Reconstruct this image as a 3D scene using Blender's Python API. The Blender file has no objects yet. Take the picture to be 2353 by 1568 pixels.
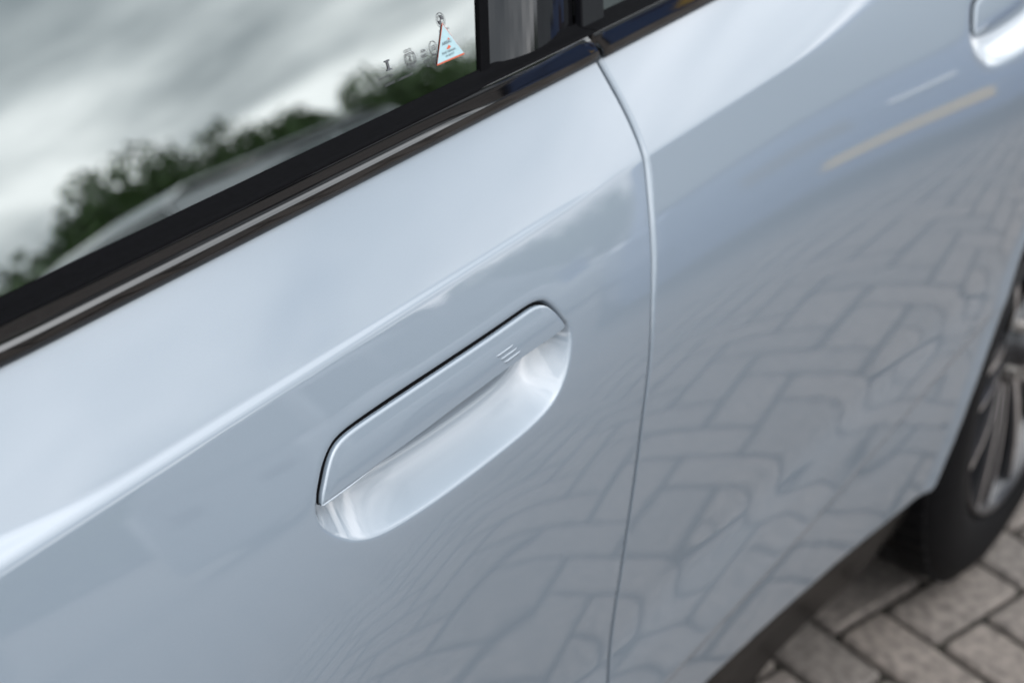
import bpy, bmesh, math, random
import numpy as np
from mathutils import Vector, Matrix
rnd = random.Random(7)
rad = math.radians
S = bpy.context.scene
COL = S.collection

# ------------------------------------------------------------------ camera
# x runs along the car towards its tail, -y is outside the car, z is up; metres
CAM = np.array([0.0, -0.46, 1.38])
FPX = 3400.0
PITCH = math.atan(1984.0/FPX)
YAW = math.atan(2790.0/math.hypot(FPX, 1984.0))
cd = bpy.data.cameras.new('camera'); cam = bpy.data.objects.new('camera', cd); COL.objects.link(cam)
cam.location = CAM
fw = Vector((math.cos(YAW)*math.cos(PITCH), math.sin(YAW)*math.cos(PITCH), -math.sin(PITCH)))
cam.rotation_euler = fw.to_track_quat('-Z', 'Y').to_euler()
cd.sensor_width = 36; cd.lens = FPX/2352*36
cd.clip_start = .02; cd.clip_end = 500
cd.dof.use_dof = True; cd.dof.focus_distance = .80; cd.dof.aperture_fstop = 6.5
S.camera = cam

# ------------------------------------------------------------------ world, sun, exposure
CLX, CLY = 0.0, 0.0
SUN_EL, SUN_AZ = rad(52), rad(-100)        # azimuth measured from +x towards +y
w = bpy.data.worlds.new("World"); S.world = w; w.use_nodes = True
nt = w.node_tree; nt.nodes.clear()
N = nt.nodes.new; L = nt.links.new
out = N('ShaderNodeOutputWorld'); bg = N('ShaderNodeBackground'); bg.inputs['Strength'].default_value = .15
sky = N('ShaderNodeTexSky'); sky.sky_type = 'NISHITA'; sky.sun_disc = False
sky.sun_elevation = SUN_EL; sky.sun_rotation = rad(90)-SUN_AZ; sky.dust_density = 2.0
tc = N('ShaderNodeTexCoord'); sep = N('ShaderNodeSeparateXYZ'); L(tc.outputs['Generated'], sep.inputs[0])
zc_ = N('ShaderNodeMath'); zc_.operation = 'MAXIMUM'; L(sep.outputs['Z'], zc_.inputs[0]); zc_.inputs[1].default_value = 0.0
za = N('ShaderNodeMath'); za.operation = 'ADD'; L(zc_.outputs[0], za.inputs[0]); za.inputs[1].default_value = .09
def div(s):
    m = N('ShaderNodeMath'); m.operation = 'DIVIDE'; L(s, m.inputs[0]); L(za.outputs[0], m.inputs[1]); return m.outputs[0]
cmb = N('ShaderNodeCombineXYZ'); L(div(sep.outputs['X']), cmb.inputs[0]); L(div(sep.outputs['Y']), cmb.inputs[1])
n1 = N('ShaderNodeTexNoise'); n1.inputs['Scale'].default_value = .62; n1.inputs['Detail'].default_value = 7; n1.inputs['Roughness'].default_value = .52
n1.inputs['Distortion'].default_value = .35
mp1 = N('ShaderNodeMapping'); mp1.inputs['Location'].default_value = (CLX, CLY, 0); L(cmb.outputs[0], mp1.inputs[0]); L(mp1.outputs[0], n1.inputs['Vector'])
r1 = N('ShaderNodeValToRGB'); L(n1.outputs['Fac'], r1.inputs[0])      # cloud shade
e = r1.color_ramp.elements; e[0].position = .36; e[0].color = (5.6, 6.4, 7.0, 1); e[1].position = .66; e[1].color = (26, 26.2, 26.6, 1)
m_ = r1.color_ramp.elements.new(.50); m_.color = (13.5, 14.2, 14.8, 1)
n2 = N('ShaderNodeTexNoise'); n2.inputs['Scale'].default_value = .9; n2.inputs['Detail'].default_value = 4
mp = N('ShaderNodeMapping'); mp.inputs['Location'].default_value = (3.7, 1.2, 0); L(cmb.outputs[0], mp.inputs[0]); L(mp.outputs[0], n2.inputs['Vector'])
r2 = N('ShaderNodeValToRGB'); L(n2.outputs['Fac'], r2.inputs[0])      # cloud cover
r2.color_ramp.elements[0].position = .20; r2.color_ramp.elements[1].position = .34
mx = N('ShaderNodeMix'); mx.data_type = 'RGBA'; L(r2.outputs[0], mx.inputs[0]); L(sky.outputs[0], mx.inputs[6]); L(r1.outputs[0], mx.inputs[7])
gz = N('ShaderNodeMath'); gz.operation = 'MULTIPLY_ADD'; L(zc_.outputs[0], gz.inputs[0]); gz.inputs[1].default_value = 1.0; gz.inputs[2].default_value = .85
gm = N('ShaderNodeMix'); gm.data_type = 'RGBA'; gm.blend_type = 'MULTIPLY'; gm.inputs[0].default_value = 1; L(mx.outputs[2], gm.inputs[6]); L(gz.outputs[0], gm.inputs[7])
L(gm.outputs[2], bg.inputs['Color']); L(bg.outputs[0], out.inputs[0])
sd = bpy.data.lights.new('sun', 'SUN'); sd.energy = .6; sd.angle = rad(45); sd.color = (1, .96, .9)
so = bpy.data.objects.new('sun', sd); COL.objects.link(so)
so.rotation_euler = Vector((-math.cos(SUN_EL)*math.cos(SUN_AZ), -math.cos(SUN_EL)*math.sin(SUN_AZ), -math.sin(SUN_EL))).to_track_quat('-Z', 'Y').to_euler()
S.view_settings.view_transform = 'Standard'; S.view_settings.look = 'None'; S.view_settings.gamma = 1
S.view_settings.exposure = -.06
S.cycles.use_denoising = True
S.cycles.max_bounces = 8; S.cycles.transparent_max_bounces = 12
S.cycles.caustics_reflective = False; S.cycles.caustics_refractive = False

# ------------------------------------------------------------------ materials
def mat(name, col, rough=.5, metal=0., coat=0., coatr=.03, ior=1.5, spec=.5, noise=None, bump=None):
    m = bpy.data.materials.new(name); m.use_nodes = True; t = m.node_tree
    b = t.nodes['Principled BSDF']; I = b.inputs
    I['Base Color'].default_value = (*col, 1); I['Roughness'].default_value = rough; I['Metallic'].default_value = metal
    I['Coat Weight'].default_value = coat; I['Coat Roughness'].default_value = coatr; I['IOR'].default_value = ior
    I['Specular IOR Level'].default_value = spec
    g = t.nodes.new('ShaderNodeNewGeometry')
    if noise:                      # (scale, amount)
        n = t.nodes.new('ShaderNodeTexNoise'); n.inputs['Scale'].default_value = noise[0]; n.inputs['Detail'].default_value = 6
        t.links.new(g.outputs['Position'], n.inputs['Vector'])
        r = t.nodes.new('ShaderNodeMapRange'); r.inputs[1].default_value = .3; r.inputs[2].default_value = .7
        r.inputs[3].default_value = 1-noise[1]; r.inputs[4].default_value = 1+noise[1]; t.links.new(n.outputs[0], r.inputs[0])
        x = t.nodes.new('ShaderNodeMix'); x.data_type = 'RGBA'; x.blend_type = 'MULTIPLY'; x.inputs[0].default_value = 1
        x.inputs[6].default_value = (*col, 1); t.links.new(r.outputs[0], x.inputs[7]); t.links.new(x.outputs[2], I['Base Color'])
    if bump:                       # (scale, distance, detail)
        n = t.nodes.new('ShaderNodeTexNoise'); n.inputs['Scale'].default_value = bump[0]; n.inputs['Detail'].default_value = bump[2]
        t.links.new(g.outputs['Position'], n.inputs['Vector'])
        q = t.nodes.new('ShaderNodeBump'); q.inputs['Strength'].default_value = 1; q.inputs['Distance'].default_value = bump[1]
        t.links.new(n.outputs[0], q.inputs['Height']); t.links.new(q.outputs[0], I['Normal'])
    return m
def paint(name, col, metal=.12):
    m = mat(name, col, rough=.42, metal=metal, coat=1, coatr=.015, ior=1.5, spec=.3)
    t = m.node_tree; b = t.nodes['Principled BSDF']; b.inputs['Coat IOR'].default_value = 1.72
    g = t.nodes.new('ShaderNodeNewGeometry')
    # orange peel of the clear coat, and fine flake grain in the base
    n = t.nodes.new('ShaderNodeTexNoise'); n.inputs['Scale'].default_value = 260; n.inputs['Detail'].default_value = 1
    t.links.new(g.outputs['Position'], n.inputs['Vector'])
    q = t.nodes.new('ShaderNodeBump'); q.inputs['Strength'].default_value = .5; q.inputs['Distance'].default_value = .0000035
    t.links.new(n.outputs[0], q.inputs['Height']); t.links.new(q.outputs[0], b.inputs['Coat Normal'])
    n = t.nodes.new('ShaderNodeTexNoise'); n.inputs['Scale'].default_value = 2500; n.inputs['Detail'].default_value = 1
    t.links.new(g.outputs['Position'], n.inputs['Vector'])
    r = t.nodes.new('ShaderNodeMapRange'); r.inputs[3].default_value = .93; r.inputs[4].default_value = 1.07; t.links.new(n.outputs[0], r.inputs[0])
    x = t.nodes.new('ShaderNodeMix'); x.data_type = 'RGBA'; x.blend_type = 'MULTIPLY'; x.inputs[0].default_value = 1
    x.inputs[6].default_value = (*col, 1); t.links.new(r.outputs[0], x.inputs[7]); t.links.new(x.outputs[2], b.inputs['Base Color'])
    return m
def glass(name, tint, ior):
    m = bpy.data.materials.new(name); m.use_nodes = True; t = m.node_tree; t.nodes.clear()
    o = t.nodes.new('ShaderNodeOutputMaterial'); a = t.nodes.new('ShaderNodeBsdfTransparent'); a.inputs[0].default_value = (*tint, 1)
    b = t.nodes.new('ShaderNodeBsdfGlossy'); b.inputs['Roughness'].default_value = .0; b.inputs['Color'].default_value = (.94, 1, .985, 1)
    f = t.nodes.new('ShaderNodeFresnel'); f.inputs[0].default_value = ior; x = t.nodes.new('ShaderNodeMixShader')
    t.links.new(f.outputs[0], x.inputs[0]); t.links.new(a.outputs[0], x.inputs[1]); t.links.new(b.outputs[0], x.inputs[2]); t.links.new(x.outputs[0], o.inputs[0])
    return m
M = dict(
    paint=paint('pale_blue_paint', (.149, .178, .211)),
    black_gloss=mat('gloss_black_plastic', (.004, .004, .005), .05, ior=1.5, spec=.5),
    trim=mat('gloss_black_trim', (.003, .003, .0035), .04, ior=1.7),
    rubber=mat('black_rubber', (.0025, .0025, .003), .8, spec=.03, noise=(300, .15)),
    plastic=mat('grey_black_plastic', (.003, .0028, .0026), .26, spec=.07, noise=(30, .3), bump=(400, .0001, 3)),
    tyre=mat('tyre_rubber', (.003, .003, .0035), .65, spec=.10, noise=(60, .25), bump=(500, .0001, 3)),
    alloy=mat('machined_alloy', (.80, .78, .78), .30, metal=1, coat=.3),
    alloy_dark=mat('dark_alloy', (.012, .012, .014), .35, metal=.2, coat=.3),
    steel=mat('brake_steel', (.35, .33, .31), .4, metal=1),
    orange=mat('orange_caliper', (.45, .17, .01), .4),
    dark=mat('dark_interior', (.012, .014, .014), .8, noise=(20, .3)),
    glass=glass('door_glass', (.26, .32, .31), 3.1),
    paper=mat('pale_blue_sticker_paper', (.26, .37, .40), .6, noise=(700, .06)),
    red=mat('orange_red_sticker_print', (.42, .075, .03), .6),
    white=mat('white_print', (.75, .75, .75), .6),
    ink=mat('grey_print', (.055, .058, .064), .7, noise=(2500, .3)),
    blackink=mat('black_print', (.05, .06, .07), .7),
    blue=paint('blue_car_paint', (.06, .11, .25), .1),
    silver=paint('silver_car_paint', (.30, .31, .32), .2),
    charcoal=paint('charcoal_car_paint', (.035, .04, .045), .1),
    yellow=mat('yellow_plate', (.60, .40, .11), .4),
    lamp=mat('clear_lamp', (.8, .8, .8), .1),
    redlamp=mat('red_lamp', (.02, .003, .003), .5),
    carglass=mat('dark_car_glass', (.02, .03, .03), .04, ior=1.9),
    bark=mat('bark', (.07, .05, .035), .9, noise=(8, .4)),
)
def leaf_mat():
    m = mat('green_foliage', (.035, .075, .014), .6, noise=(.9, .45)); return m
M['leaf'] = leaf_mat()

# ------------------------------------------------------------------ helpers
def link(name, me, m, parent=None, smooth=True):
    if m is not None and not me.materials: me.materials.append(m)
    o = bpy.data.objects.new(name, me); COL.objects.link(o)
    if parent is not None: o.parent = parent
    if smooth and len(me.polygons): me.polygons.foreach_set('use_smooth', [True]*len(me.polygons))
    return o
def pyobj(name, v, f, m, parent=None, smooth=True):
    me = bpy.data.meshes.new(name); me.from_pydata([tuple(map(float, p)) for p in v], [], f); me.update()
    return link(name, me, m, parent, smooth)
def bmobj(name, bm, m, parent=None, smooth=False):
    me = bpy.data.meshes.new(name); bm.normal_update(); bm.to_mesh(me); bm.free(); return link(name, me, m, parent, smooth)
def gridmesh(name, X, Y, Z, m, parent=None, flip=False, mask=None):
    """X, Y, Z: (rows, cols) arrays of one sheet"""
    r, c = X.shape
    v = np.stack([X, Y, Z], -1).reshape(-1, 3)
    i = np.arange(r*c).reshape(r, c)
    q = np.stack([i[:-1, :-1], i[:-1, 1:], i[1:, 1:], i[1:, :-1]], -1)
    if mask is not None: q = q[mask]
    q = q.reshape(-1, 4)
    if flip: q = q[:, ::-1]
    me = bpy.data.meshes.new(name)
    me.vertices.add(len(v)); me.vertices.foreach_set('co', v.astype(np.float32).ravel())
    n = len(q); me.loops.add(n*4); me.loops.foreach_set('vertex_index', q.astype(np.int32).ravel())
    me.polygons.add(n); me.polygons.foreach_set('loop_start', np.arange(0, n*4, 4, dtype=np.int32))
    me.update(calc_edges=True); me.validate()
    return link(name, me, m, parent)
def box(bm, x0, x1, y0, y1, z0, z1, bev=0.):
    r = bmesh.ops.create_cube(bm, size=1)
    vs = r['verts']
    for v in vs: v.co = Vector(((x0+x1)/2+v.co.x*(x1-x0), (y0+y1)/2+v.co.y*(y1-y0), (z0+z1)/2+v.co.z*(z1-z0)))
    if bev:
        es = list({e for v in vs for e in v.link_edges}); bmesh.ops.bevel(bm, geom=es, offset=bev, segments=2, affect='EDGES')
def empty(name, loc=(0, 0, 0), rz=0, parent=None):
    o = bpy.data.objects.new(name, None); o.location = loc; o.rotation_euler = (0, 0, rz); COL.objects.link(o)
    if parent: o.parent = parent
    return o
def tag(o, label=None, cat=None, group=None, kind=None):
    for k, v in (('label', label), ('category', cat), ('group', group), ('kind', kind)):
        if v: o[k] = v
    return o
def extrude_section(name, xs, sec, m, parent, close=False):
    """sec(x) -> list of (y, z); swept along x"""
    A = np.array([sec(x) for x in xs])            # n, k, 2
    X = np.repeat(np.array(xs)[:, None], A.shape[1], 1)
    return gridmesh(name, X.T, A[:, :, 0].T, A[:, :, 1].T, m, parent, flip=False)

# ------------------------------------------------------------------ shape of the car side
ZC = .985; ZTOP = 1.10; ZBOT = .20; DZ = .0005
ZS = np.arange(ZBOT, ZTOP+DZ/2, DZ)
def sst(a, b, x):
    t = np.clip((x-a)/(b-a), 0, 1); return t*t*(3-2*t)
def slope(x, z):
    """dy/dz of the body side at (x, z): positive leans inward going up"""
    u = ZC-z
    left = 1-sst(.22, .62, x); rear = sst(.80, 1.25, x)
    uu = np.maximum(u, 0)
    q = sst(.75, 1.8, x)
    low = (.43-.07*left)*np.exp(-(uu/(.096+.062*left+.066*q))**(2.3+.8*q))-.012
    low = low-.42*(np.clip(u, .13, .36)-.20)+.05*sst(.38, .46, u)
    low = low+.085*np.exp(-((u-.385)/.030)**2)
    low = low-(1.5-1.38*sst(1.22, 1.54, x))/np.cosh((z-.497-.077*sst(.98, 1.65, x))/(.0065-.0025*sst(.9, 1.4, x)))**2 - .08*sst(.46, .60, u)
    wide = sst(1.0, 1.5, x)
    fl = 1-sst(.23, .35, x)
    ridge = (.62+.15*left)*np.exp(-(np.maximum(-u-.0005, 0)/(.0008+.0014*left+.006*fl))**4)*(1-sst(.66, .775, x))
    wc = .0007+.0007*left+.05*wide
    w_ = 1/(1+np.exp(-np.clip((z-ZC)/wc, -50, 50)))
    return low*(1-w_)+(.60+ridge)*w_
def tabY(xs):
    xs = np.atleast_1d(xs); T = slope(xs[:, None], ZS[None, :])
    Y = np.concatenate([np.zeros((len(xs), 1)), np.cumsum((T[:, 1:]+T[:, :-1])*.5*DZ, axis=1)], axis=1)
    i = int(round((ZC-ZBOT)/DZ)); return Y-Y[:, i:i+1]
def SY(x, z):
    x = np.asarray(x, float); z = np.asarray(z, float); sh = np.broadcast(x, z).shape
    x, z = (np.broadcast_to(a, sh).ravel() for a in (x, z)); o = np.empty(len(x))
    for s in range(0, len(x), 6000):
        xx, inv = np.unique(x[s:s+6000].round(5), return_inverse=True)
        Y = tabY(xx); f = np.clip((z[s:s+6000]-ZBOT)/DZ, 0, len(ZS)-1.001); i = f.astype(int); f = f-i
        o[s:s+6000] = Y[inv, i]*(1-f)+Y[inv, i+1]*f
    return o.reshape(sh)

# ---- outlines on the door, metres (x, z)
HT = np.array([(.4445, .9239), (.4465, .9282), (.4516, .934), (.4563, .939), (.4618, .9436), (.4679, .9463), (.476, .9476), (.487, .9479), (.5035, .9478), (.5249, .9476), (.5547, .9472), (.586, .9468), (.6107, .9466), (.6332, .9467), (.6439, .9467), (.6508, .9460), (.6569, .9439), (.6615, .9401), (.6667, .9332), (.6705, .9256)])
HB = np.array([(.4445, .9239), (.4509, .9236), (.4711, .9241), (.4996, .9248), (.5292, .9253), (.5598, .9256), (.5929, .9258), (.6272, .9258), (.6539, .9252), (.6684, .9246), (.6705, .9256)])
CUP = np.array([(.4398, .9232), (.4398, .9142), (.4500, .9018), (.4644, .8932), (.4799, .8886), (.5008, .8858), (.5304, .8833), (.562, .8818), (.5956, .8811), (.6221, .8817), (.641, .8844), (.6534, .8898), (.6634, .8985), (.6713, .9094), (.6750, .9185), (.6745, .9255)])
def resample(P, n, it=2, closed=False):
    for _ in range(it):
        if closed:
            Q = np.roll(P, -1, 0); P = np.stack([.75*P+.25*Q, .25*P+.75*Q], 1).reshape(-1, 2)
        else:
            a, b = P[:-1], P[1:]; P = np.concatenate([P[:1], np.stack([.75*a+.25*b, .25*a+.75*b], 1).reshape(-1, 2)[1:-1], P[-1:]])
    if closed: P = np.concatenate([P, P[:1]])
    d = np.concatenate([[0], np.cumsum(np.hypot(*np.diff(P, axis=0).T))]); t = np.linspace(0, d[-1], n)
    return np.stack([np.interp(t, d, P[:, 0]), np.interp(t, d, P[:, 1])], 1)
def sdf(P, X, Z):
    """signed distance to closed polygon P, positive inside"""
    sh = X.shape; x = X.ravel(); z = Z.ravel(); best = np.full(len(x), 9.); ins = np.zeros(len(x), bool)
    Q = np.roll(P, -1, 0)
    for (ax, az), (bx, bz) in zip(P, Q):
        ex, ez = bx-ax, bz-az; l2 = ex*ex+ez*ez
        if l2 < 1e-14: continue
        t = np.clip(((x-ax)*ex+(z-az)*ez)/l2, 0, 1)
        best = np.minimum(best, (x-ax-t*ex)**2+(z-az-t*ez)**2)
        if az != bz:
            c = ((az > z) != (bz > z)) & (x < (bx-ax)*(z-az)/(bz-az)+ax); ins ^= c
    return (np.where(ins, 1, -1)*np.sqrt(best)).reshape(sh)
POCK = np.concatenate([HT+np.array([0, .0022]), CUP[::-1]])
POCK[:4, 0] -= .0022; POCK[4:7, 0] -= .001; POCK[16:20, 0] += .0020
POCK = resample(POCK, 160, 2, True)
def pocket(X, Z):
    """extra inward depth of the grip recess"""
    d = sdf(POCK, X, Z)
    dd = .5*(d+np.sqrt(d*d+.0008**2))
    k = 1-sst(.438, .520, X)
    t = np.clip(dd/(.0225+.021*k), 0, 1)
    return .0255*(1-(1-t)**2.15)

car = tag(empty('parked_car', (1.1, 0, 0)), 'pale blue-grey car filling the picture, flush door handle and gloss black window trim', 'car')
car.location = (0, 0, 0)

# ---- door skins
GAPX = lambda z: np.interp(z, [.40, .52, .588, .66, .736, .822, .898, .95, .985, 1.0, 1.016, 1.05], [.742, .733, .7305, .7318, .7390, .7500, .7672, .7885, .804, .8055, .8050, .7985])
def smooth_gap():
    zz = np.linspace(.38, 1.06, 400); g = GAPX(zz); k = np.hanning(25); k /= k.sum()
    g2 = np.convolve(np.pad(g, 12, 'edge'), k, 'valid')
    return zz, g2
_gz, _gx = smooth_gap()
# keep the kink at the character line fairly crisp
gap = lambda z: np.interp(z, _gz, _gx)
ZB = 1.0478
def edge_roll(d, r=.0028):
    """inward offset near a hem, d = distance to the edge"""
    t = np.clip(1-d/r, 0, 1); return r*(1-np.sqrt(np.maximum(1-t*t, 0)))*1.0
def door_front():
    zs = np.concatenate([np.arange(.36, .872, .004), np.arange(.872, .955, .0007), np.arange(.955, .975, .002), np.arange(.975, 1.003, .0008), np.arange(1.003, ZB, .003), [ZB+.004]])
    zs = np.unique(zs.round(5)); zs = zs[np.concatenate([[True], np.diff(zs) > .0003])]
    # columns: fine round the handle and at the gap
    a = np.concatenate([np.arange(-.5, .2, .02), np.arange(.2, .43, .005), np.arange(.43, .686, .00075)])
    nb = 30
    cols = []
    g = gap(zs)
    X = np.empty((len(zs), len(a)+nb+14))
    for i, z in enumerate(zs):
        e = g[i]-.0016
        t = np.linspace(0, 1, nb+1)[1:]
        mid = a[-1]+(e-.004-a[-1])*t if e-.004 > a[-1]+.002 else a[-1]+(e-.004-a[-1])*t
        last = e-.004+.004*(1-(1-np.linspace(0, 1, 9)[1:])**2)
        ext = np.full(6, e)
        X[i] = np.concatenate([a, mid, last, ext])
    Z = np.repeat(zs[:, None], X.shape[1], 1)
    Y = SY(X, Z)
    Y = Y+np.where((X > .42) & (X < .69) & (Z > .86) & (Z < .96), 1, 0)*pocket(X, Z)
    d = (g-.0016)[:, None]-X
    Y = Y+edge_roll(np.maximum(d, 0), .0016)
    for k in range(6): Y[:, -6+k] += .0004+.004*k       # hem turned inwards
    return gridmesh('front_door', X, Y, Z, M['paint'], car)
fd = door_front()
def xarch(z): return np.interp(z, [.30, .342, .375, .407, .464, .514, .562, .60, .628, .675, .72, .76, .80, .86], [1.452, 1.464, 1.475, 1.485, 1.501, 1.521, 1.543, 1.559, 1.572, 1.603, 1.65, 1.73, 1.88, 2.3])
def door_rear():
    s = np.concatenate([[0, 0, 0, 0, 0], .004*(1-(1-np.linspace(0, 1, 7))**.5)[1:]*1.0, np.linspace(.004, .985, 250)[1:], np.linspace(.985, 1, 10)[1:]])
    s[5:11] = .0035*(np.linspace(0, 1, 7)[1:])**2
    zb = lambda s_: np.interp(s_, [0, .25, .5, .6, .65, 1], [.4120, .3970, .3780, .3700, .3670, .3450])
    tt = np.concatenate([np.linspace(0, .80, 130), np.linspace(.80, .93, 60)[1:], np.linspace(.93, 1, 20)[1:]])
    Z = zb(s)[None, :]+(ZB+.004-zb(s)[None, :])*tt[:, None]
    g = gap(Z)+.0016; R_ = np.minimum(xarch(Z), 2.2)
    X = g+(R_-g)*s[None, :]
    Y = SY(X, Z)
    rr = .0010+.0026*sst(.82, .93, Z)
    d = X-g; Y = Y+edge_roll(d, rr)
    Y[:, :5] += np.array([.022, .016, .011, .006, .0005])[None, :]
    # wheel-arch flange: a slight roll outwards, then turned in
    da = (R_-X)*.75
    Y = Y-.005*np.exp(-((da-.018)/.012)**2)*(Z < .80)+np.where(Z < .8, edge_roll(np.maximum(da, 0), .008), 0)
    Y = Y+edge_roll(np.maximum(Z-zb(s)[None, :], 0), .006)
    # rear handle recess
    P = resample(REAR_P, 90, 2, True)
    dd = sdf(P, X, Z); t = np.clip(.5*(dd+np.sqrt(dd*dd+.003**2))/.022, 0, 1)
    Y = Y+.020*(1-(1-t)**2.3)
    return gridmesh('rear_door', X, Y, Z, M['paint'], car)
REAR_DX, REAR_DZ = .923, -.001
REAR_P = POCK+np.array([REAR_DX, REAR_DZ])
rdoor = door_rear()

zz = np.linspace(.42, ZB, 120); gg = gap(zz)
X = np.stack([gg-.012, gg-.001, gg+.012]); Zz = np.stack([zz]*3); Y = SY(X, Zz)+np.array([.005, .0048, .007])[:, None]
gridmesh('gap_shade_strip', X, Y, Zz, M['rubber'], car)  # black strip added behind the door gap, its colour standing in for shade

# ---- flush handles
def make_handle(dx, dz, detail=True):
    n, m = 220, 44
    T = resample(HT, n, 2); B = resample(HB, n, 2)
    # handle outline closed, for the edge rounding
    Pc = np.concatenate([T, B[::-1][1:-1]])
    t = (1-np.cos(np.linspace(0, 1, m)*math.pi))/2
    X = T[None, :, 0]*(1-t[:, None])+B[None, :, 0]*t[:, None]; Z = T[None, :, 1]*(1-t[:, None])+B[None, :, 1]*t[:, None]
    d = np.maximum(sdf(Pc, X, Z), 0)
    d[0] = 0; d[-1] = 0; d[:, 0] = 0; d[:, -1] = 0
    dT = np.maximum(sdf(np.concatenate([T, [[.68, .86], [.44, .86]]]), X, Z), 0)      # distance to the upper edge
    dB = np.abs(Z-.9245)
    rT, rB = .0013, .0008
    tT = np.clip(1-dT/rT, 0, 1); tB = np.clip(1-dB/rB, 0, 1)
    Y0 = SY(X+dx, Z+dz)
    front = Y0-.0010+rT*(1-np.sqrt(np.maximum(1-tT*tT, 0)))*.75+rB*(1-np.sqrt(np.maximum(1-tB*tB, 0)))
    front = front-.0004*np.clip(1-((Z-.934)/.014)**2, -1, 1)        # slight crown
    # soft facet line below the upper edge
    front = front+.00006*(1-sst(.0025, .0065, dT))
    h = gridmesh('door_handle', X+dx, front, Z+dz, M['paint'], car, flip=True)
    # body behind the face: skirt and back
    loop = [(0, j) for j in range(n)]+[(m-1, j) for j in range(n-2, 0, -1)]
    v = [(X[i, j]+dx, front[i, j], Z[i, j]+dz) for i, j in loop]; k = len(v)
    v2 = [(a*.994+.006*(.557+dx), b+.0100, c*.94+.06*(.935+dz)) for a, b, c in v]
    f = [(i, (i+1) % k, k+(i+1) % k, k+i) for i in range(k)]
    v += v2
    for j in range(1, n-1):
        a, b = k+j, k+(k-j)
        a2 = k+j+1; b2 = k+(k-j-1) if j+1 < n-1 else k+n-1
        f.append((a, a2, b2, b) if j+1 < n-1 else (a, a2, b))
    pyobj('handle_body', v, f, M['paint'], h, smooth=True)
    # dark gasket in the slot above
    T2 = T.copy(); c = np.gradient(T2, axis=0); nn = np.stack([-c[:, 1], c[:, 0]], 1); nn /= np.linalg.norm(nn, axis=1)[:, None]+1e-12
    taper = np.interp(np.linspace(0, 1, n), [0, .03, .1, .80, .90, 1], [.3, .9, 1, .8, .35, .05])
    rows = []
    for k_, off in enumerate((.0030, .0012, -.006)):
        q = T2+nn*(off*taper[:, None])
        rows.append((q[:, 0]+dx, SY(q[:, 0]+dx, q[:, 1]+dz)+[.0022, .0016, .0020][k_], q[:, 1]+dz))
    A = np.array(rows)
    s_ = gridmesh('handle_gasket', A[:, 0], A[:, 1], A[:, 2], M['rubber'], h)
    if detail:
        for k_, (x0, x1, z) in enumerate(((.6013, .6184, .9354), (.6038, .6209, .9325), (.6062, .6233, .9296))):
            bm = bmesh.new(); xs = np.linspace(x0, x1, 9); w2 = .0008
            prof = [(-w2, .0001), (-w2*.7, -.0004), (-w2*.1, -.0007), (w2*.55, -.00045), (w2, .0001)]
            # (dz, dy): a ridge with a sharp lower flank
            ring = []
            def fy(x, zz):
                # height of the handle face
                y = float(SY(x+dx, zz+dz))-.0010-.0004*max(-1, 1-((zz-.934)/.014)**2)
                return y
            for i, x in enumerate(xs):
                e_ = 0. if i in (0, len(xs)-1) else 1.
                ring.append([bm.verts.new((x+dx, fy(x, z)+p[1]*e_+(.0002 if not e_ else 0), z+p[0]+dz)) for p in prof])
            for a, b in zip(ring[:-1], ring[1:]):
                for j in range(4): bm.faces.new((a[j], a[j+1], b[j+1], b[j]))
            bmobj('ridge', bm, M['paint'], h, smooth=True)
    return h
make_handle(0, 0); make_handle(REAR_DX, REAR_DZ, False)

# ---- belt trim, pillar, glass
YB = float(SY(.6, ZB))
XG = float(gap(ZB))
def trim_sec(x):
    k = 1-sst(.60, .70, x) if x < XG else 0.
    y = float(SY(min(max(x, .2), 2.2), ZB)); l = .0017*k+.0002
    return [(y+.006, ZB-.001), (y+.0003, ZB-.0006), (y-.0030, ZB-.0002), (y-.0036, ZB+.0010), (y-.0044, ZB+.0045), (y-.0052, ZB+.0080), (y-.0053, ZB+.0086),
            (y-.0052+l*.12, ZB+.0089), (y-.0052+l*.50, ZB+.0095), (y-.0052+l*.88, ZB+.0102), (y-.0052+l, ZB+.0106), (y-.0045+l*.9, ZB+.0150), (y-.0040+.8*l, ZB+.0206), (y-.0038+.8*l, ZB+.0209)]
def trim(x0, x1, close0, close1):
    xs = list(np.linspace(x0, x1, 90))
    if close1: xs = xs[:-1]+[x1-.0015, x1-.0005, x1]
    if close0: xs = [x0, x0+.0005, x0+.0015]+xs[1:]
    def sec(x):
        s = trim_sec(x); sh = 0
        if close1 and x > x1-.0025: sh = .0016*((x-(x1-.0025))/.0025)**2
        if close0 and x < x0+.0025: sh = .0016*(1-(x-x0)/.0025)**2
        s = [(y+sh, z) for y, z in s]
        if (close1 and x >= x1) or (close0 and x <= x0): pass
        return s
    o = extrude_section('belt_trim', xs, sec, M['trim'], car)
    # end caps
    me = o.data
    return o
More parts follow.
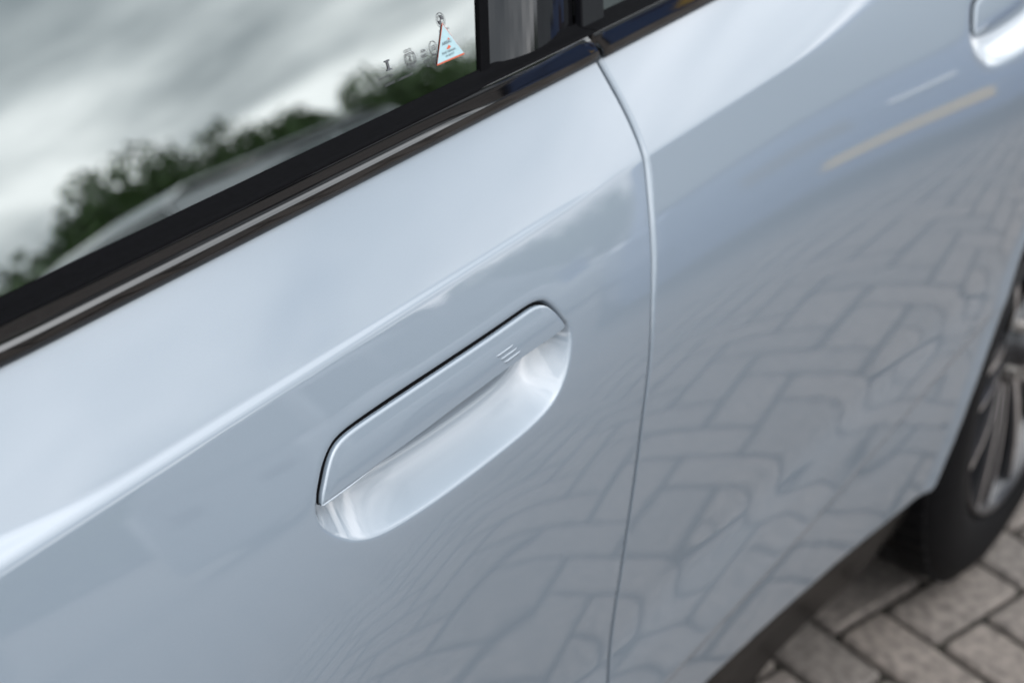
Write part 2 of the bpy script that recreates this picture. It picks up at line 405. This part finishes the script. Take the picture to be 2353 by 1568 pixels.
def capped_trim(x0, x1, e0, e1, lean=.0):
    """trim strip whose ends follow the slanting door gap"""
    xs = np.linspace(0, 1, 110); 
    base = np.array([trim_sec(x0+(x1-x0)*t) for t in xs])
    zrel = base[:, :, 1]-ZB
    # the gap leans forwards over the trim: x shifts with height
    leanf = lambda z: -.55*z-12*z*z
    X = x0+(x1-x0)*xs[:, None]+np.zeros_like(zrel)
    X += (leanf(zrel))*(sst(.9, 1., xs)[:, None] if e1 else (1-sst(0., .1, xs))[:, None])
    Y, Z = base[:, :, 0], base[:, :, 1]
    def cap(k, sgn):
        nonlocal X, Y, Z
        cy, cz = Y[k].mean()+.004, Z[k].mean()
        out_ = []
        for i, (dx_, sc) in enumerate(((.0006, .97), (.0009, .90), (.0010, .0))):
            out_.append((X[k]+sgn*dx_, cy+(Y[k]-cy)*sc, cz+(Z[k]-cz)*sc))
        return out_
    if e1:
        c = cap(-1, 1); X = np.vstack([X]+[a[0] for a in c]); Y = np.vstack([Y]+[a[1] for a in c]); Z = np.vstack([Z]+[a[2] for a in c])
    if e0:
        c = cap(0, -1)[::-1]; X = np.vstack([a[0] for a in c]+[X]); Y = np.vstack([a[1] for a in c]+[Y]); Z = np.vstack([a[2] for a in c]+[Z])
    return gridmesh('belt_trim', X.T, Y.T, Z.T, M['trim'], car)
capped_trim(-.5, XG-.0015, False, True); capped_trim(XG+.0052, 2.3, True, False)
# black inside of the gap between the two trims
bm = bmesh.new(); box(bm, XG-.035, XG+.02, YB+.007, YB+.03, ZB-.03, ZB+.0190); bmobj('gap_seal', bm, M['rubber'], car)

GT = math.tan(rad(18)); GY0, GZ0 = YB+.0125, ZB+.0205
gy = lambda z: GY0+(z-GZ0)*GT
def seal_sec(x):
    return [(YB-.0035, ZB+.0195), (YB-.0035, ZB+.0209), (YB-.0005, ZB+.0214), (YB+.0040, ZB+.0208), (YB+.0080, ZB+.0210), (GY0-.0012, GZ0+.0016), (GY0-.0002, GZ0+.0024), (GY0+.0006, GZ0+.0026)]
extrude_section('window_seal', np.linspace(-.5, XG-.006, 60), seal_sec, M['rubber'], car)
extrude_section('window_seal', np.linspace(XG-.005, 2.3, 60), seal_sec, M['rubber'], car)
def pane(name, x0, x1, m, off=0., z0=GZ0-.004, z1=1.46, thick=.004, par=None, bend=0., lean=.40):
    """leaning pane with real thickness"""
    nx = 24; xs = np.linspace(x0, x1, nx)
    bm = bmesh.new(); zs = np.linspace(z0, z1, 16)
    def P(x, z, t):
        b = bend*((x-(x0+x1)/2)/(x1-x0))**2
        return bm.verts.new((x+lean*(z-GZ0), gy(z)+off+t+b+.35*(z-GZ0)**2*0, z))
    F = [[P(x, z, 0) for x in xs] for z in zs]
    for i in range(len(zs)-1):
        for j in range(nx-1): bm.faces.new((F[i][j], F[i][j+1], F[i+1][j+1], F[i+1][j]))
    if thick:
        K = [[P(x, z, thick) for x in xs] for z in zs]
        for i in range(len(zs)-1):
            for a, b in ((0, 0), (nx-1, nx-1)): 
                q = (F[i][a], F[i+1][a], K[i+1][a], K[i][a]); bm.faces.new(q)
            for j in range(nx-1): bm.faces.new((K[i][j+1], K[i][j], K[i+1][j], K[i+1][j+1]))
        for j in range(nx-1):
            bm.faces.new((F[-1][j], F[-1][j+1], K[-1][j+1], K[-1][j])); bm.faces.new((F[0][j+1], F[0][j], K[0][j], K[0][j+1]))
    return bmobj(name, bm, m, par or car, smooth=False)
win = pane('window', -.5, .6850, M['glass'], thick=0.)
for p in win.data.polygons: p.use_smooth = True
pane('window_frame', .6855, .6948, M['rubber'], off=-.0020, thick=.012)
pane('window_frame', -.52, -.50, M['rubber'], off=-.0020, thick=.012)
pane('pillar_panel', .6952, .7860, M['black_gloss'], off=-.0045, thick=.006, bend=.022)
pane('pillar_panel', .7948, .8200, M['black_gloss'], off=-.0045, thick=.006)
pane('pillar_seal', .7855, .7955, M['rubber'], off=.004, thick=.004)
pane('rear_window', .8205, 1.75, M['glass'], thick=0.)

# markings printed on the pane; read from inside the cabin, so mirrored from here
def on_glass(me, x, z, m, name, lift=.0004, rot=0., sx=1., sz=1.):
    for v in me.vertices:
        a, b = v.co.x*sx, v.co.y*sz
        c, s = math.cos(rot), math.sin(rot); a, b = a*c-b*s, a*s+b*c
        zz = z+b+.0032; v.co = (x+a-.0073, gy(zz)-lift, zz)
    me.update(); return link(name, me, m, win, smooth=False)
def text_mesh(s, size):
    cu = bpy.data.curves.new('t', 'FONT'); cu.body = s; cu.size = size; cu.align_x = 'CENTER'; cu.align_y = 'CENTER'; cu.resolution_u = 3
    o = bpy.data.objects.new('t', cu); me = bpy.data.meshes.new_from_object(o); bpy.data.objects.remove(o); return me
def glass_text(s, x, z, size, m='ink', name='etched_text', rot=0., mirror=True, lift=.0004, sx=1.):
    return on_glass(text_mesh(s, size), x, z, M[m], name, lift, rot, -sx if mirror else sx, 1.)
def ring_mesh(rx, rz, t, n=40, square=0.):
    me = bpy.data.meshes.new('ring'); v = []; f = []
    for i in range(n):
        a = 2*math.pi*i/n; c, s = math.cos(a), math.sin(a)
        if square:
            k = (abs(c)**square+abs(s)**square)**(-1/square); c *= k; s *= k
        v += [(rx*c, rz*s, 0), ((rx-t)*c, (rz-t)*s, 0)]
    for i in range(n): j = (i+1) % n; f.append((2*i, 2*j, 2*j+1, 2*i+1))
    me.from_pydata(v, [], f); return me
on_glass(ring_mesh(.0045, .0033, .00035, square=5), .6378, 1.0892, M['ink'], 'certification_mark')
on_glass(ring_mesh(.0036, .0025, .0003, square=5), .6378, 1.0892, M['ink'], 'certification_mark')
glass_text('S', .6378, 1.0892, .0045, name='certification_mark', sx=1.1)
glass_text('IS 2553', .6375, 1.0938, .0022); glass_text('CM/L 04', .6373, 1.0848, .0020)
glass_text('E1', .6595, 1.0894, .0040); on_glass(ring_mesh(.0035, .0040, .0003), .6595, 1.0894, M['ink'], 'certification_mark')
glass_text('E2', .6590, 1.0830, .0034); on_glass(ring_mesh(.0032, .0034, .0003), .6590, 1.0830, M['ink'], 'certification_mark')
glass_text('43R\n0058', .6500, 1.0888, .0026); glass_text('DOT\n24', .6510, 1.0828, .0024)
def quad(pts):
    me = bpy.data.meshes.new('q'); me.from_pydata([(a, b, 0) for a, b in pts], [], [tuple(range(len(pts)))]); return me
hw = [(-.0022, .0028), (.0022, .0028), (.0022, .0020), (.0009, .0018), (.0009, -.0018), (.0022, -.0020), (.0022, -.0028), (-.0022, -.0028), (-.0022, -.0020), (-.0009, -.0018), (-.0009, .0018), (-.0022, .0020)]
on_glass(quad(hw[::-1]), .6184, 1.0908, M['ink'], 'certification_mark')
for k in range(6): on_glass(ring_mesh(.00035, .00042, .0003, 8), .6083+.00155*k, 1.0857, M['ink'], 'date_dot')
glass_text('24', .6186, 1.0852, .0024)
glass_text('TRANSPARENCY  TEMPERED', .6240, 1.0812, .0020)
# roundel above the sticker: two rings and four quarter sectors
on_glass(ring_mesh(.0037, .0042, .0003), .6722, 1.1020, M['ink'], 'maker_roundel'); on_glass(ring_mesh(.0025, .0028, .0003), .6722, 1.1020, M['ink'], 'maker_roundel')
def sector(a0, a1, r):
    return quad([(0, 0)]+[(r*math.cos(a0+(a1-a0)*i/6), r*1.12*math.sin(a0+(a1-a0)*i/6)) for i in range(7)])
for k in (0, 2): on_glass(sector(k*math.pi/2, (k+1)*math.pi/2, .0023), .6722, 1.1020, M['ink'], 'maker_roundel')
glass_text('DRIVE', .6712, 1.0962, .0022); glass_text('SAFETY', .6745, 1.0962, .0018)
# triangular sticker seen through the corner of the pane
tri = [(.6722, 1.1005), (.6578, 1.0797), (.6846, 1.0793)]
st = on_glass(quad([tri[0], tri[1], tri[2]]), 0, 0, M['red'], 'warning_sticker', lift=.0006)
def inset(P, k, kb):
    c = np.mean(P, 0); q = [tuple(c+(np.array(p)-c)*k) for p in P]; return [(a, b+kb) for a, b in q]
on_glass(quad([(.6721, 1.0997), (.65845, 1.0806), (.68385, 1.0803)]), 0, 0, M['paper'], 'sticker_paper', lift=.0008)
glass_text('AIRBAG', .6712, 1.0896, .0026, 'blackink', 'sticker_text', 0, False, .0010)
glass_text('READ MANUAL', .6712, 1.0846, .0019, 'blackink', 'sticker_text', 0, False, .0010)
glass_text('OR SERVICE', .6712, 1.0826, .0016, 'blackink', 'sticker_text', 0, False, .0010)
on_glass(quad([(.6722, 1.0880), (.6694, 1.0862), (.6718, 1.0858), (.6740, 1.0866)]), 0, 0, M['red'], 'sticker_print', lift=.0010)
on_glass(quad([(.6735, 1.0918), (.6725, 1.0908), (.6748, 1.0906)]), 0, 0, M['red'], 'sticker_print', lift=.0010)

# ---- dark cabin behind the glass, sill, underbody
bm = bmesh.new(); box(bm, -.6, 1.9, YB+.26, 1.6, .35, 1.40, .04); bmobj('cabin_lining', bm, M['dark'], car)
bm = bmesh.new(); box(bm, -.6, 2.0, GY0+.012, 1.6, ZB-.05, ZB+.012, .004); bmobj('door_card', bm, M['dark'], car)
bm = bmesh.new(); box(bm, -.7, 2.2, gy(1.46)-.01, 1.50, 1.455, 1.50, .02); bmobj('roof', bm, M['paint'], car)
bm = bmesh.new(); box(bm, -1.6, 1.40, .03, 1.75, .21, .34, .02); bmobj('underbody', bm, M['plastic'], car)
bm = bmesh.new(); box(bm, 1.45, 2.9, .30, 1.50, .24, .60, .02); bmobj('underbody', bm, M['plastic'], car)
def sill_sec(x):
    zb = float(np.interp(x, [.72, .958, 1.147, 1.208, 1.464], [.412, .393, .375, .368, .345])); y = float(SY(min(max(x, .7), 1.4), zb+.004))
    return [(y+.014, zb+.03), (y+.010, zb-.002), (y+.016, zb-.03), (y+.020, zb-.055), (y+.028, .31), (y+.036, .255), (y+.055, .215), (y+.11, .20)]
extrude_section('sill_cover', np.concatenate([np.linspace(-.6, .7, 10), np.linspace(.72, 1.45, 50)]), sill_sec, M['plastic'], car)
# door front door's lower edge continues out of the picture; wheel arch liner
def liner():
    n = 40; th = np.linspace(math.pi*1.12, 0, n); r = .385; cx, cz = 1.84, .36
    ys = [.0, .02, .12, .26, .27]
    X = np.array([[cx+r*math.cos(t) for t in th] for _ in ys]); Z = np.array([[cz+r*math.sin(t) for t in th] for _ in ys]); Y = np.array([[y]*n for y in ys])
    X[-1] = cx; Z[-1] = cz
    return gridmesh('wheel_arch_liner', X, Y, Z, M['plastic'], car)
liner()

# ---- wheels
WR = .350
def lathe(prof, n=72):
    """prof: (r, y) revolved about the y axis"""
    v = []; f = []; k = len(prof)
    for i in range(n):
        a = 2*math.pi*i/n
        for r, y in prof: v.append((r*math.cos(a), y, r*math.sin(a)))
    for i in range(n):
        j = (i+1) % n
        for q in range(k-1): f.append((i*k+q, i*k+q+1, j*k+q+1, j*k+q))
    return v, f
def make_wheel(parent):
    wh = empty('wheel', (0, 0, 0), 0, parent)
    # tyre with grooves
    prof = [(.245, .012), (.252, .002), (.262, -.004), (.285, -.008), (.308, -.007), (.327, -.001), (.339, .008), (.3465, .018), (.3490, .030)]
    for y0 in (.060, .100, .140, .180):
        prof += [(.350, y0-.0045), (.342, y0-.004), (.342, y0+.004), (.350, y0+.0045)]
    prof += [(.3490, .210), (.3465, .222), (.335, .236), (.30, .246), (.262, .244), (.245, .236)]
    v, f = lathe(prof, 96); ty = pyobj('tyre', v, f, M['tyre'], wh)
    # shoulder blocks: lateral sipes as small raised bars
    bm = bmesh.new()
    for i in range(64):
        a = 2*math.pi*i/64
        for (ya, yb) in ((.016, .052), (.190, .226)):
            r = bmesh.ops.create_cube(bm, size=1)['verts']
            for q in r:
                x, y, z = q.co; lx, ly, lz = x*.026, (ya+yb)/2+y*(yb-ya), .3485+z*.006
                a2 = a+lx/.35
                q.co = (lz*math.cos(a2), ly, lz*math.sin(a2))
    tb = bmobj('tread_blocks', bm, M['tyre'], wh); tb['kind'] = 'stuff'
    # rim barrel and lip
    v, f = lathe([(.232, .20), (.222, .12), (.224, .05), (.236, .022), (.246, .012), (.2475, .004), (.245, -.001), (.240, .001), (.237, .010), (.228, .022), (.222, .040), (.225, .12), (.228, .20)], 72)
    pyobj('rim', v, f, M['alloy_dark'], wh)
    v, f = lathe([(.2465, .0035), (.2455, -.0022), (.2405, -.0005), (.2400, .003)], 72)
    pyobj('rim_edge', v, f, M['alloy_dark'], wh)
    # ten spokes in five V pairs, machined face on dark sides
    def spoke(a0, a1, w0, w1):
        bm = bmesh.new(); n = 6; L_ = []
        for i in range(n+1):
            t = i/n; r = .055+(.238-.055)*t; a = a0+(a1-a0)*t; y = .018-.006*math.sin(math.pi*t)-.012*t+.012*(1-t); w_ = w0+(w1-w0)*t; d_ = .030-.010*t
            c, s = math.cos(a), math.sin(a); px, pz = r*c, r*s; tx, tz = -s, c
            ring = [(-w_, y+d_), (-w_, y+.004), (-w_*.25, y), (w_*.85, y), (w_, y+.004), (w_, y+d_)]
            L_.append([bm.verts.new((px+tx*q, yy, pz+tz*q)) for q, yy in ring])
        for a, b in zip(L_[:-1], L_[1:]):
            for j in range(6):
                fc = bm.faces.new((a[j], a[(j+1) % 6], b[(j+1) % 6], b[j])); fc.material_index = 1 if j == 2 else 0
        bm.faces.new(L_[0]); bm.faces.new(L_[-1])
        o = bmobj('spoke', bm, None, wh); o.data.materials.append(M['alloy_dark']); o.data.materials.append(M['alloy'])
    for k in range(5):
        a = 2*math.pi*k/5+.28
        spoke(a-.16, a-.30, .013, .010); spoke(a+.16, a+.30, .013, .010)
        a += math.pi/5; spoke(a-.05, a-.10, .008, .006)
    v, f = lathe([(0.0005, .004), (.030, .005), (.034, .008), (.036, .02), (.075, .030), (.078, .06)], 40); pyobj('hub', v, f, M['alloy_dark'], wh)
    for k in range(5):
        a = 2*math.pi*k/5; bm = bmesh.new(); r = bmesh.ops.create_cone(bm, cap_ends=True, segments=6, radius1=.009, radius2=.009, depth=.02)['verts']
        for q in r: q.co = Matrix.Rotation(math.pi/2, 3, 'X') @ q.co; q.co += Vector((.055*math.cos(a), .018, .055*math.sin(a)))
        bmobj('wheel_bolt', bm, M['steel'], wh)
    v, f = lathe([(.06, .085), (.165, .085), (.167, .09), (.167, .105), (.165, .11), (.06, .11)], 48); pyobj('brake_disc', v, f, M['steel'], wh)
    bm = bmesh.new(); box(bm, -.08, .06, .050, .12, .115, .19, .012); bmobj('brake_caliper', bm, M['orange'], wh)
    v, f = lathe([(.05, .12), (.21, .125), (.215, .15)], 32); pyobj('backing_plate', v, f, M['dark'], wh)
    return wh
wheel = make_wheel(car); wheel.location = (1.85, -.036, WR-.001); wheel.rotation_euler = (0, rad(12), 0)
def copy_tree(o, parent):
    c = o.copy(); COL.objects.link(c); c.parent = parent
    for ch in [x for x in o.children]: copy_tree(ch, c)
    return c
wheel_proto = wheel
for x, y, r in ((-1.145, -.03, 0), (1.85, 1.83, 180), (-1.145, 1.83, 180)):
    c = copy_tree(wheel_proto, car); c.location = (x, y, WR-.001); c.rotation_euler = (0, 0, rad(r))

# ------------------------------------------------------------------ ground
def ground_mat():
    m = mat('joint_sand_and_moss', (.012, .010, .006), .95, noise=(7, .35), bump=(300, .002, 4)); return m
pyobj('ground', [(-90, -90, -.012), (90, -90, -.012), (90, 90, -.012), (-90, 90, -.012)], [(0, 1, 2, 3)], ground_mat(), None, False)['kind'] = 'structure'
far = mat('far_asphalt', (.105, .10, .095), .9, noise=(.6, .2), bump=(200, .002, 4))
pv = tag(empty('pavement'), kind='structure')
PM = []
for i, c in enumerate(((.116, .099, .088), (.128, .108, .095), (.105, .091, .082), (.121, .103, .092))):
    m = mat('concrete_paver', c, .88, noise=(60+5*i, .45), bump=(420, .0016, 8))
    PM.append(m)
U_ = .0975; G = .0100
O_ = np.array([1.626, .051]); A1 = rad(-108.3); E1 = np.array([math.cos(A1), math.sin(A1)]); E2 = np.array([math.cos(A1+math.pi/2), math.sin(A1+math.pi/2)])
def paver_geo(seed):
    q = random.Random(seed); hx, hy = U_-G/2, U_/2-G/2; c = .0050
    def ringv(k, z, j=0.): 
        pts = []
        r_ = .006
        for sx_, sy_ in ((-1, -1), (1, -1), (1, 1), (-1, 1)):
            ax, ay = sx_*(hx-k), sy_*(hy-k)
            pts += ([(ax, ay-sy_*r_), (ax-sx_*r_, ay)] if sx_*sy_ > 0 else [(ax-sx_*r_, ay), (ax, ay-sy_*r_)])
        return [(a+q.uniform(-j, j), b+q.uniform(-j, j), z) for a, b in pts]
    v = ringv(0, -.02)+ringv(0, -c, .0012)+ringv(c*1.2, 0, .0012); f = []
    # ring order must run round consistently
    for L_ in (0, 8):
        for i in range(8): j = (i+1) % 8; f.append((L_+i, L_+j, L_+8+j, L_+8+i))
    f.append(tuple(range(16, 24)))
    return v, f
PG = [paver_geo(s) for s in range(4)]
PME = []
for k in range(12):
    v, f = PG[k % 4]; me = bpy.data.meshes.new('paver'); me.from_pydata(v, [], f); me.materials.append(PM[k % 4 if k < 4 else (k*3+1) % 4]); me.update(); PME.append(me)
cells = []
for j in range(-75, 75):
    for m4 in range(-40, 40):
        s0 = j+1+4*m4
        for (a, b, rot) in ((s0+1, j+.5, 0), (s0+2+.5, j, 1)):
            p = O_+E1*U_*a+E2*U_*b
            if -1.6 < p[0] < 6.2 and -5.2 < p[1] < 1.2: cells.append((p, rot))
def view_size(p):
    v = np.array([p[0], p[1], 0])-CAM; zz = v @ np.array(fw); 
    right = np.array([math.sin(YAW), -math.cos(YAW), 0]); up = np.cross(right, np.array(fw))
    if zz <= 0: return 99
    x, y = v @ right/zz*FPX, v @ up/zz*FPX
    off = max(0, abs(x)-1176)+max(0, abs(y)-784)
    hidden = p[1] > .30
    return off/400+np.linalg.norm(v)*.6+(3 if hidden else 0)
cells.sort(key=lambda c: view_size(c[0]))
prn = random.Random(3); SV, SF, SMI = [], [], []
for n, (p, rot) in enumerate(cells):
    ang = A1+rot*math.pi/2+prn.uniform(-.008, .008); dz = prn.uniform(-.0012, .0012); k = prn.randrange(12)
    if n < 300:
        o = bpy.data.objects.new('paver', PME[k]); COL.objects.link(o); o.parent = pv
        o.location = (p[0], p[1], dz); o.rotation_euler = (prn.uniform(-.006, .006), prn.uniform(-.006, .006), ang)
    else:
        v, f = PG[k % 4]; b = len(SV); c, s = math.cos(ang), math.sin(ang)
        SV += [(p[0]+x*c-y*s, p[1]+x*s+y*c, z+dz) for x, y, z in v]; SF += [tuple(i+b for i in q) for q in f]; SMI += [PME[k].materials[0]]*len(f)
me = bpy.data.meshes.new('paver_field'); me.from_pydata(SV, [], SF)
for m in PM: me.materials.append(m)
me.polygons.foreach_set('material_index', [PM.index(m) for m in SMI]); me.update()
o = bpy.data.objects.new('paver_field', me); COL.objects.link(o); o.parent = pv; o['kind'] = 'stuff'
# beyond the laid pavers the material takes over
v = [(-90, -90), (90, -90), (90, 90), (-90, 90), (-1.5, -5.1), (6.1, -5.1), (6.1, 1.1), (-1.5, 1.1)]
far2 = mat('paving_far_off', (.115, .10, .088), .9, noise=(5, .25), bump=(60, .004, 6))
o = pyobj('car_park', [(a, b, -.0035) for a, b in v], [(0, 1, 5, 4), (1, 2, 6, 5), (2, 3, 7, 6), (3, 0, 4, 7)], far2, None, False); o['kind'] = 'structure'

# ------------------------------------------------------------------ cars and trees that show as reflections
def loft(rows):
    """rows: list of equal-length rings of points -> verts, quads"""
    k = len(rows[0]); v = [p for r in rows for p in r]; f = []
    for i in range(len(rows)-1):
        for j in range(k-1): f.append((i*k+j, i*k+j+1, (i+1)*k+j+1, (i+1)*k+j))
    return v, f
def other_car(label, loc, rz, m, h=1.50, L_=4.4, W_=1.82, box_tail=True, plate=None):
    """x forwards from the tail at the origin, z up"""
    r = tag(empty('parked_car', loc, rz), label, 'car', 'cars parked across the paving')
    hb = h*.62
    # lower body: stations along x
    st = [(0, .80), (.06, .93), (.5, .985), (1.4, 1), (2.8, 1), (L_-.7, .97), (L_-.2, .86), (L_, .68)]
    rows = []
    for x, k in st:
        hw = W_/2*k; top = hb if x < L_-1.1 else hb-.10-.22*(x-(L_-1.1))/1.1
        rows.append([(x, -hw*.96, .22), (x, -hw, .38), (x, -hw*1.0, .62), (x, -hw*.96, top-.04), (x, -hw*.90, top), (x, 0, top+.02), (x, hw*.90, top), (x, hw*.96, top-.04), (x, hw, .62), (x, hw, .38), (x, hw*.96, .22)])
    v, f = loft(rows); n = len(rows[0]); f += [tuple(range(n))[::-1], tuple(range(len(v)-n, len(v)))]
    pyobj('body', v, f, m, r, False)
    g0 = .10 if box_tail else .55; g1 = L_-1.15
    P = [(g0, hb, .86), (g0+.22, h-.05, .66), (g0+.45, h, .62), (g1-1.25, h-.01, .62), (g1-1.0, h-.06, .64), (g1, hb-.08, .86)]
    rows = [[(x, -W_/2*k, z), (x, -W_/2*k+.03, z+.012), (x, 0, z+.03), (x, W_/2*k-.03, z+.012), (x, W_/2*k, z)] for x, z, k in P]
    v, f = loft(rows); pyobj('roof', v, f, m, r, False)
    for s in (-1, 1):          # side glass between pillars
        def sp(x, t): 
            return (x, s*(W_/2*(.885-.235*t)+.004), hb+(h-.07-hb)*t)
        for a, b, a2, b2 in ((g0+.12, g0+.95, g0+.36, g0+1.0), (g0+1.0, g0+1.95, g0+1.05, g0+1.90), (g0+2.0, g1-.22, g0+1.95, g1-1.08)):
            v = [sp(a, 0), sp(b, 0), sp(b2, 1), sp(a2, 1)]; v2 = [(x, y-s*.02, z) for x, y, z in v]
            pyobj('side_window', v+v2, [(0, 1, 2, 3), (7, 6, 5, 4), (0, 4, 5, 1), (1, 5, 6, 2), (2, 6, 7, 3), (3, 7, 4, 0)], M['carglass'], r, False)
        v = [(g0+.05, s*W_/2*.86, hb), (g0+.24, s*W_/2*.66, h-.05), (g1-1.0, s*W_/2*.64, h-.06), (g1, s*W_/2*.86, hb-.06)]
        v2 = [(x, y-s*.03, z) for x, y, z in v]
        pyobj('side_panel', v+v2, [(0, 1, 2, 3), (7, 6, 5, 4), (0, 4, 5, 1), (1, 5, 6, 2), (2, 6, 7, 3), (3, 7, 4, 0)], m, r, False)
        bm = bmesh.new(); box(bm, -.005, .10, s*W_/2*.56-.13*s-.10, s*W_/2*.56-.13*s+.22, hb-.26, hb-.10, .02); bmobj('tail_lamp', bm, M['redlamp'], r)
        bm = bmesh.new(); box(bm, L_-.22, L_-.02, s*.55-.16, s*.55+.16, .55, .68, .02); bmobj('headlight', bm, M['lamp'], r)
        bm = bmesh.new(); box(bm, g1-.45, g1-.30, s*(W_/2)-.04, s*(W_/2+.16), hb-.02, hb+.13, .03); bmobj('door_mirror', bm, m, r)
    for nm, (xa, za, ka), (xb, zb, kb) in (('rear_window', (g0-.006, hb+.03, .80), (g0+.20, h-.075, .62)), ('windscreen', (g1-.02, hb-.03, .80), (g1-.98, h-.085, .60))):
        v = [(xa, -W_/2*ka, za), (xa, W_/2*ka, za), (xb, W_/2*kb, zb), (xb, -W_/2*kb, zb)]; d = .012 if nm == 'windscreen' else -.012
        v = [(x+d, y, z+.01) for x, y, z in v]; v2 = [(x-d*1.5, y, z-.01) for x, y, z in v]
        pyobj(nm, v+v2, [(0, 1, 2, 3), (7, 6, 5, 4), (0, 4, 5, 1), (1, 5, 6, 2), (2, 6, 7, 3), (3, 7, 4, 0)], M['carglass'], r, False)
    bm = bmesh.new(); box(bm, -.05, .10, -W_/2*.80, W_/2*.80, .24, .62, .04); bmobj('bumper', bm, m, r)
    if plate:
        bm = bmesh.new(); box(bm, -.062, -.051, -.26, .26, .395, .512, .003); pl = bmobj('number_plate', bm, M['yellow'], r)
        bm = bmesh.new(); box(bm, -.064, -.0512,   .205, .259, .397, .510); bmobj('plate_band', bm, M['blue'], pl)
        bm = bmesh.new(); box(bm, -.06, -.045, -.10, .12, .74, .775, .004); bmobj('reversing_lamp', bm, M['lamp'], r)
    for x in (.85, L_-.85):
        for s in (-1, 1):
            v, f = lathe([(.0005, 0), (.19, 0), (.20, .01)], 24); 
            wv, wf = lathe([(.20, .01), (.215, -.005), (.30, -.005), (.32, .02), (.32, .18), (.20, .2)], 28)
            we = empty('wheel', (x, s*(W_/2-.0), .32), math.pi if s > 0 else 0, r)
            pyobj('tyre', wv, wf, M['tyre'], we); pyobj('rim', v, f, M['alloy_dark'], we)
    return r
fwd = math.atan2(-.65, .76)
other_car('blue hatchback with yellow rear number plate, mirrored in the rear door paint', (3.78, -1.45, 0), fwd, M['blue'], plate=True)
other_car('tall silver van with dark glass, mirrored low in the front door window', (4.7, -6.9, 0), rad(-10), M['silver'], h=1.74, L_=4.9, W_=1.95)
other_car('charcoal van whose roof is mirrored at the lower corner of the window', (3.3, -7.6, 0), rad(-150), M['charcoal'], h=2.15)
def tree(x, y, h, r, seed):
    q = random.Random(seed); t = empty('tree', (x, y, 0))
    v = []; f = []; n = 8; lv = [(0, .22), (h*.2, .16), (h*.5, .11), (h*.8, .04)]
    for z, rr in lv:
        for i in range(n): a = 2*math.pi*i/n; v.append((rr*math.cos(a)+.05*math.sin(z), rr*math.sin(a), z))
    for k in range(len(lv)-1):
        for i in range(n): j = (i+1) % n; f.append((k*n+i, k*n+j, (k+1)*n+j, (k+1)*n+i))
    pyobj('trunk', v, f, M['bark'], t)
    V, F_ = [], []
    cl = []
    for k in range(26):
        a = q.uniform(0, 2*math.pi); rr = r*math.sqrt(q.random())*.95; z = h*q.uniform(.30, .92)
        rr *= 1-.75*((z/h-.45)/.6)**2; cl.append((rr*math.cos(a), rr*math.sin(a), z, r*q.uniform(.22, .42)))
    for (cx, cy, cz, cr) in cl:
        for _ in range(420):
            d = Vector((q.gauss(0, 1), q.gauss(0, 1), q.gauss(0, 1))).normalized()*cr*(q.random()**.4)
            c = Vector((cx, cy, cz))+d; s = q.uniform(.06, .13); u = Vector((q.gauss(0, 1), q.gauss(0, 1), q.gauss(0, 1))).normalized(); w_ = u.orthogonal().normalized()
            b = len(V); V += [c+u*s, c+w_*s*.6, c-u*s, c-w_*s*.6]; F_.append((b, b+1, b+2, b+3))
    pyobj('crown', V, F_, M['leaf'], t, False)
    return t
TREES = [(-62, 30, 3.1, 2.6), (-58.5, 31, 4.3, 2.3), (-55.5, 30, 5.0, 2.2), (-52.5, 32, 4.9, 2.1), (-49.5, 33, 4.4, 1.9), (-46.5, 34, 4.9, 2.0), (-43.5, 36, 4.2, 2.2), (-66, 32, 3.4, 2.6), (-71, 33, 4.2, 3), (-40, 40, 4.0, 2.4), (-36.5, 42, 4.4, 2.6), (-33, 44, 4.0, 2.6)]
TLAB = ['low green tree at the left end of the row mirrored in the window', 'rounded green tree standing above the charcoal van in the window reflection',
 'tallest green tree of the row, just left of the silver van', 'broad green tree behind the tail of the silver van', 'small green tree behind the roof of the silver van',
 'peaked green tree behind the front of the silver van', 'low green tree beside the triangular sticker in the window reflection', 'squat green tree beyond the left edge of the window reflection',
 'wide green tree farthest left, beyond the window reflection', 'green tree mirrored by the black pillar panel', 'far green tree mirrored behind the blue hatchback', 'farthest green tree at the right end of the row']
for k, (az, d, h, r) in enumerate(TREES):
    t = tree(.45+d*math.cos(rad(az)), d*math.sin(rad(az)), h*.84, r*1.25, 40+k)
    tag(t, TLAB[k], 'tree', 'trees in the hedge row behind the parked cars')
tag(car, 'pale blue-grey car filling the picture, flush door handle and gloss black window trim', 'car')
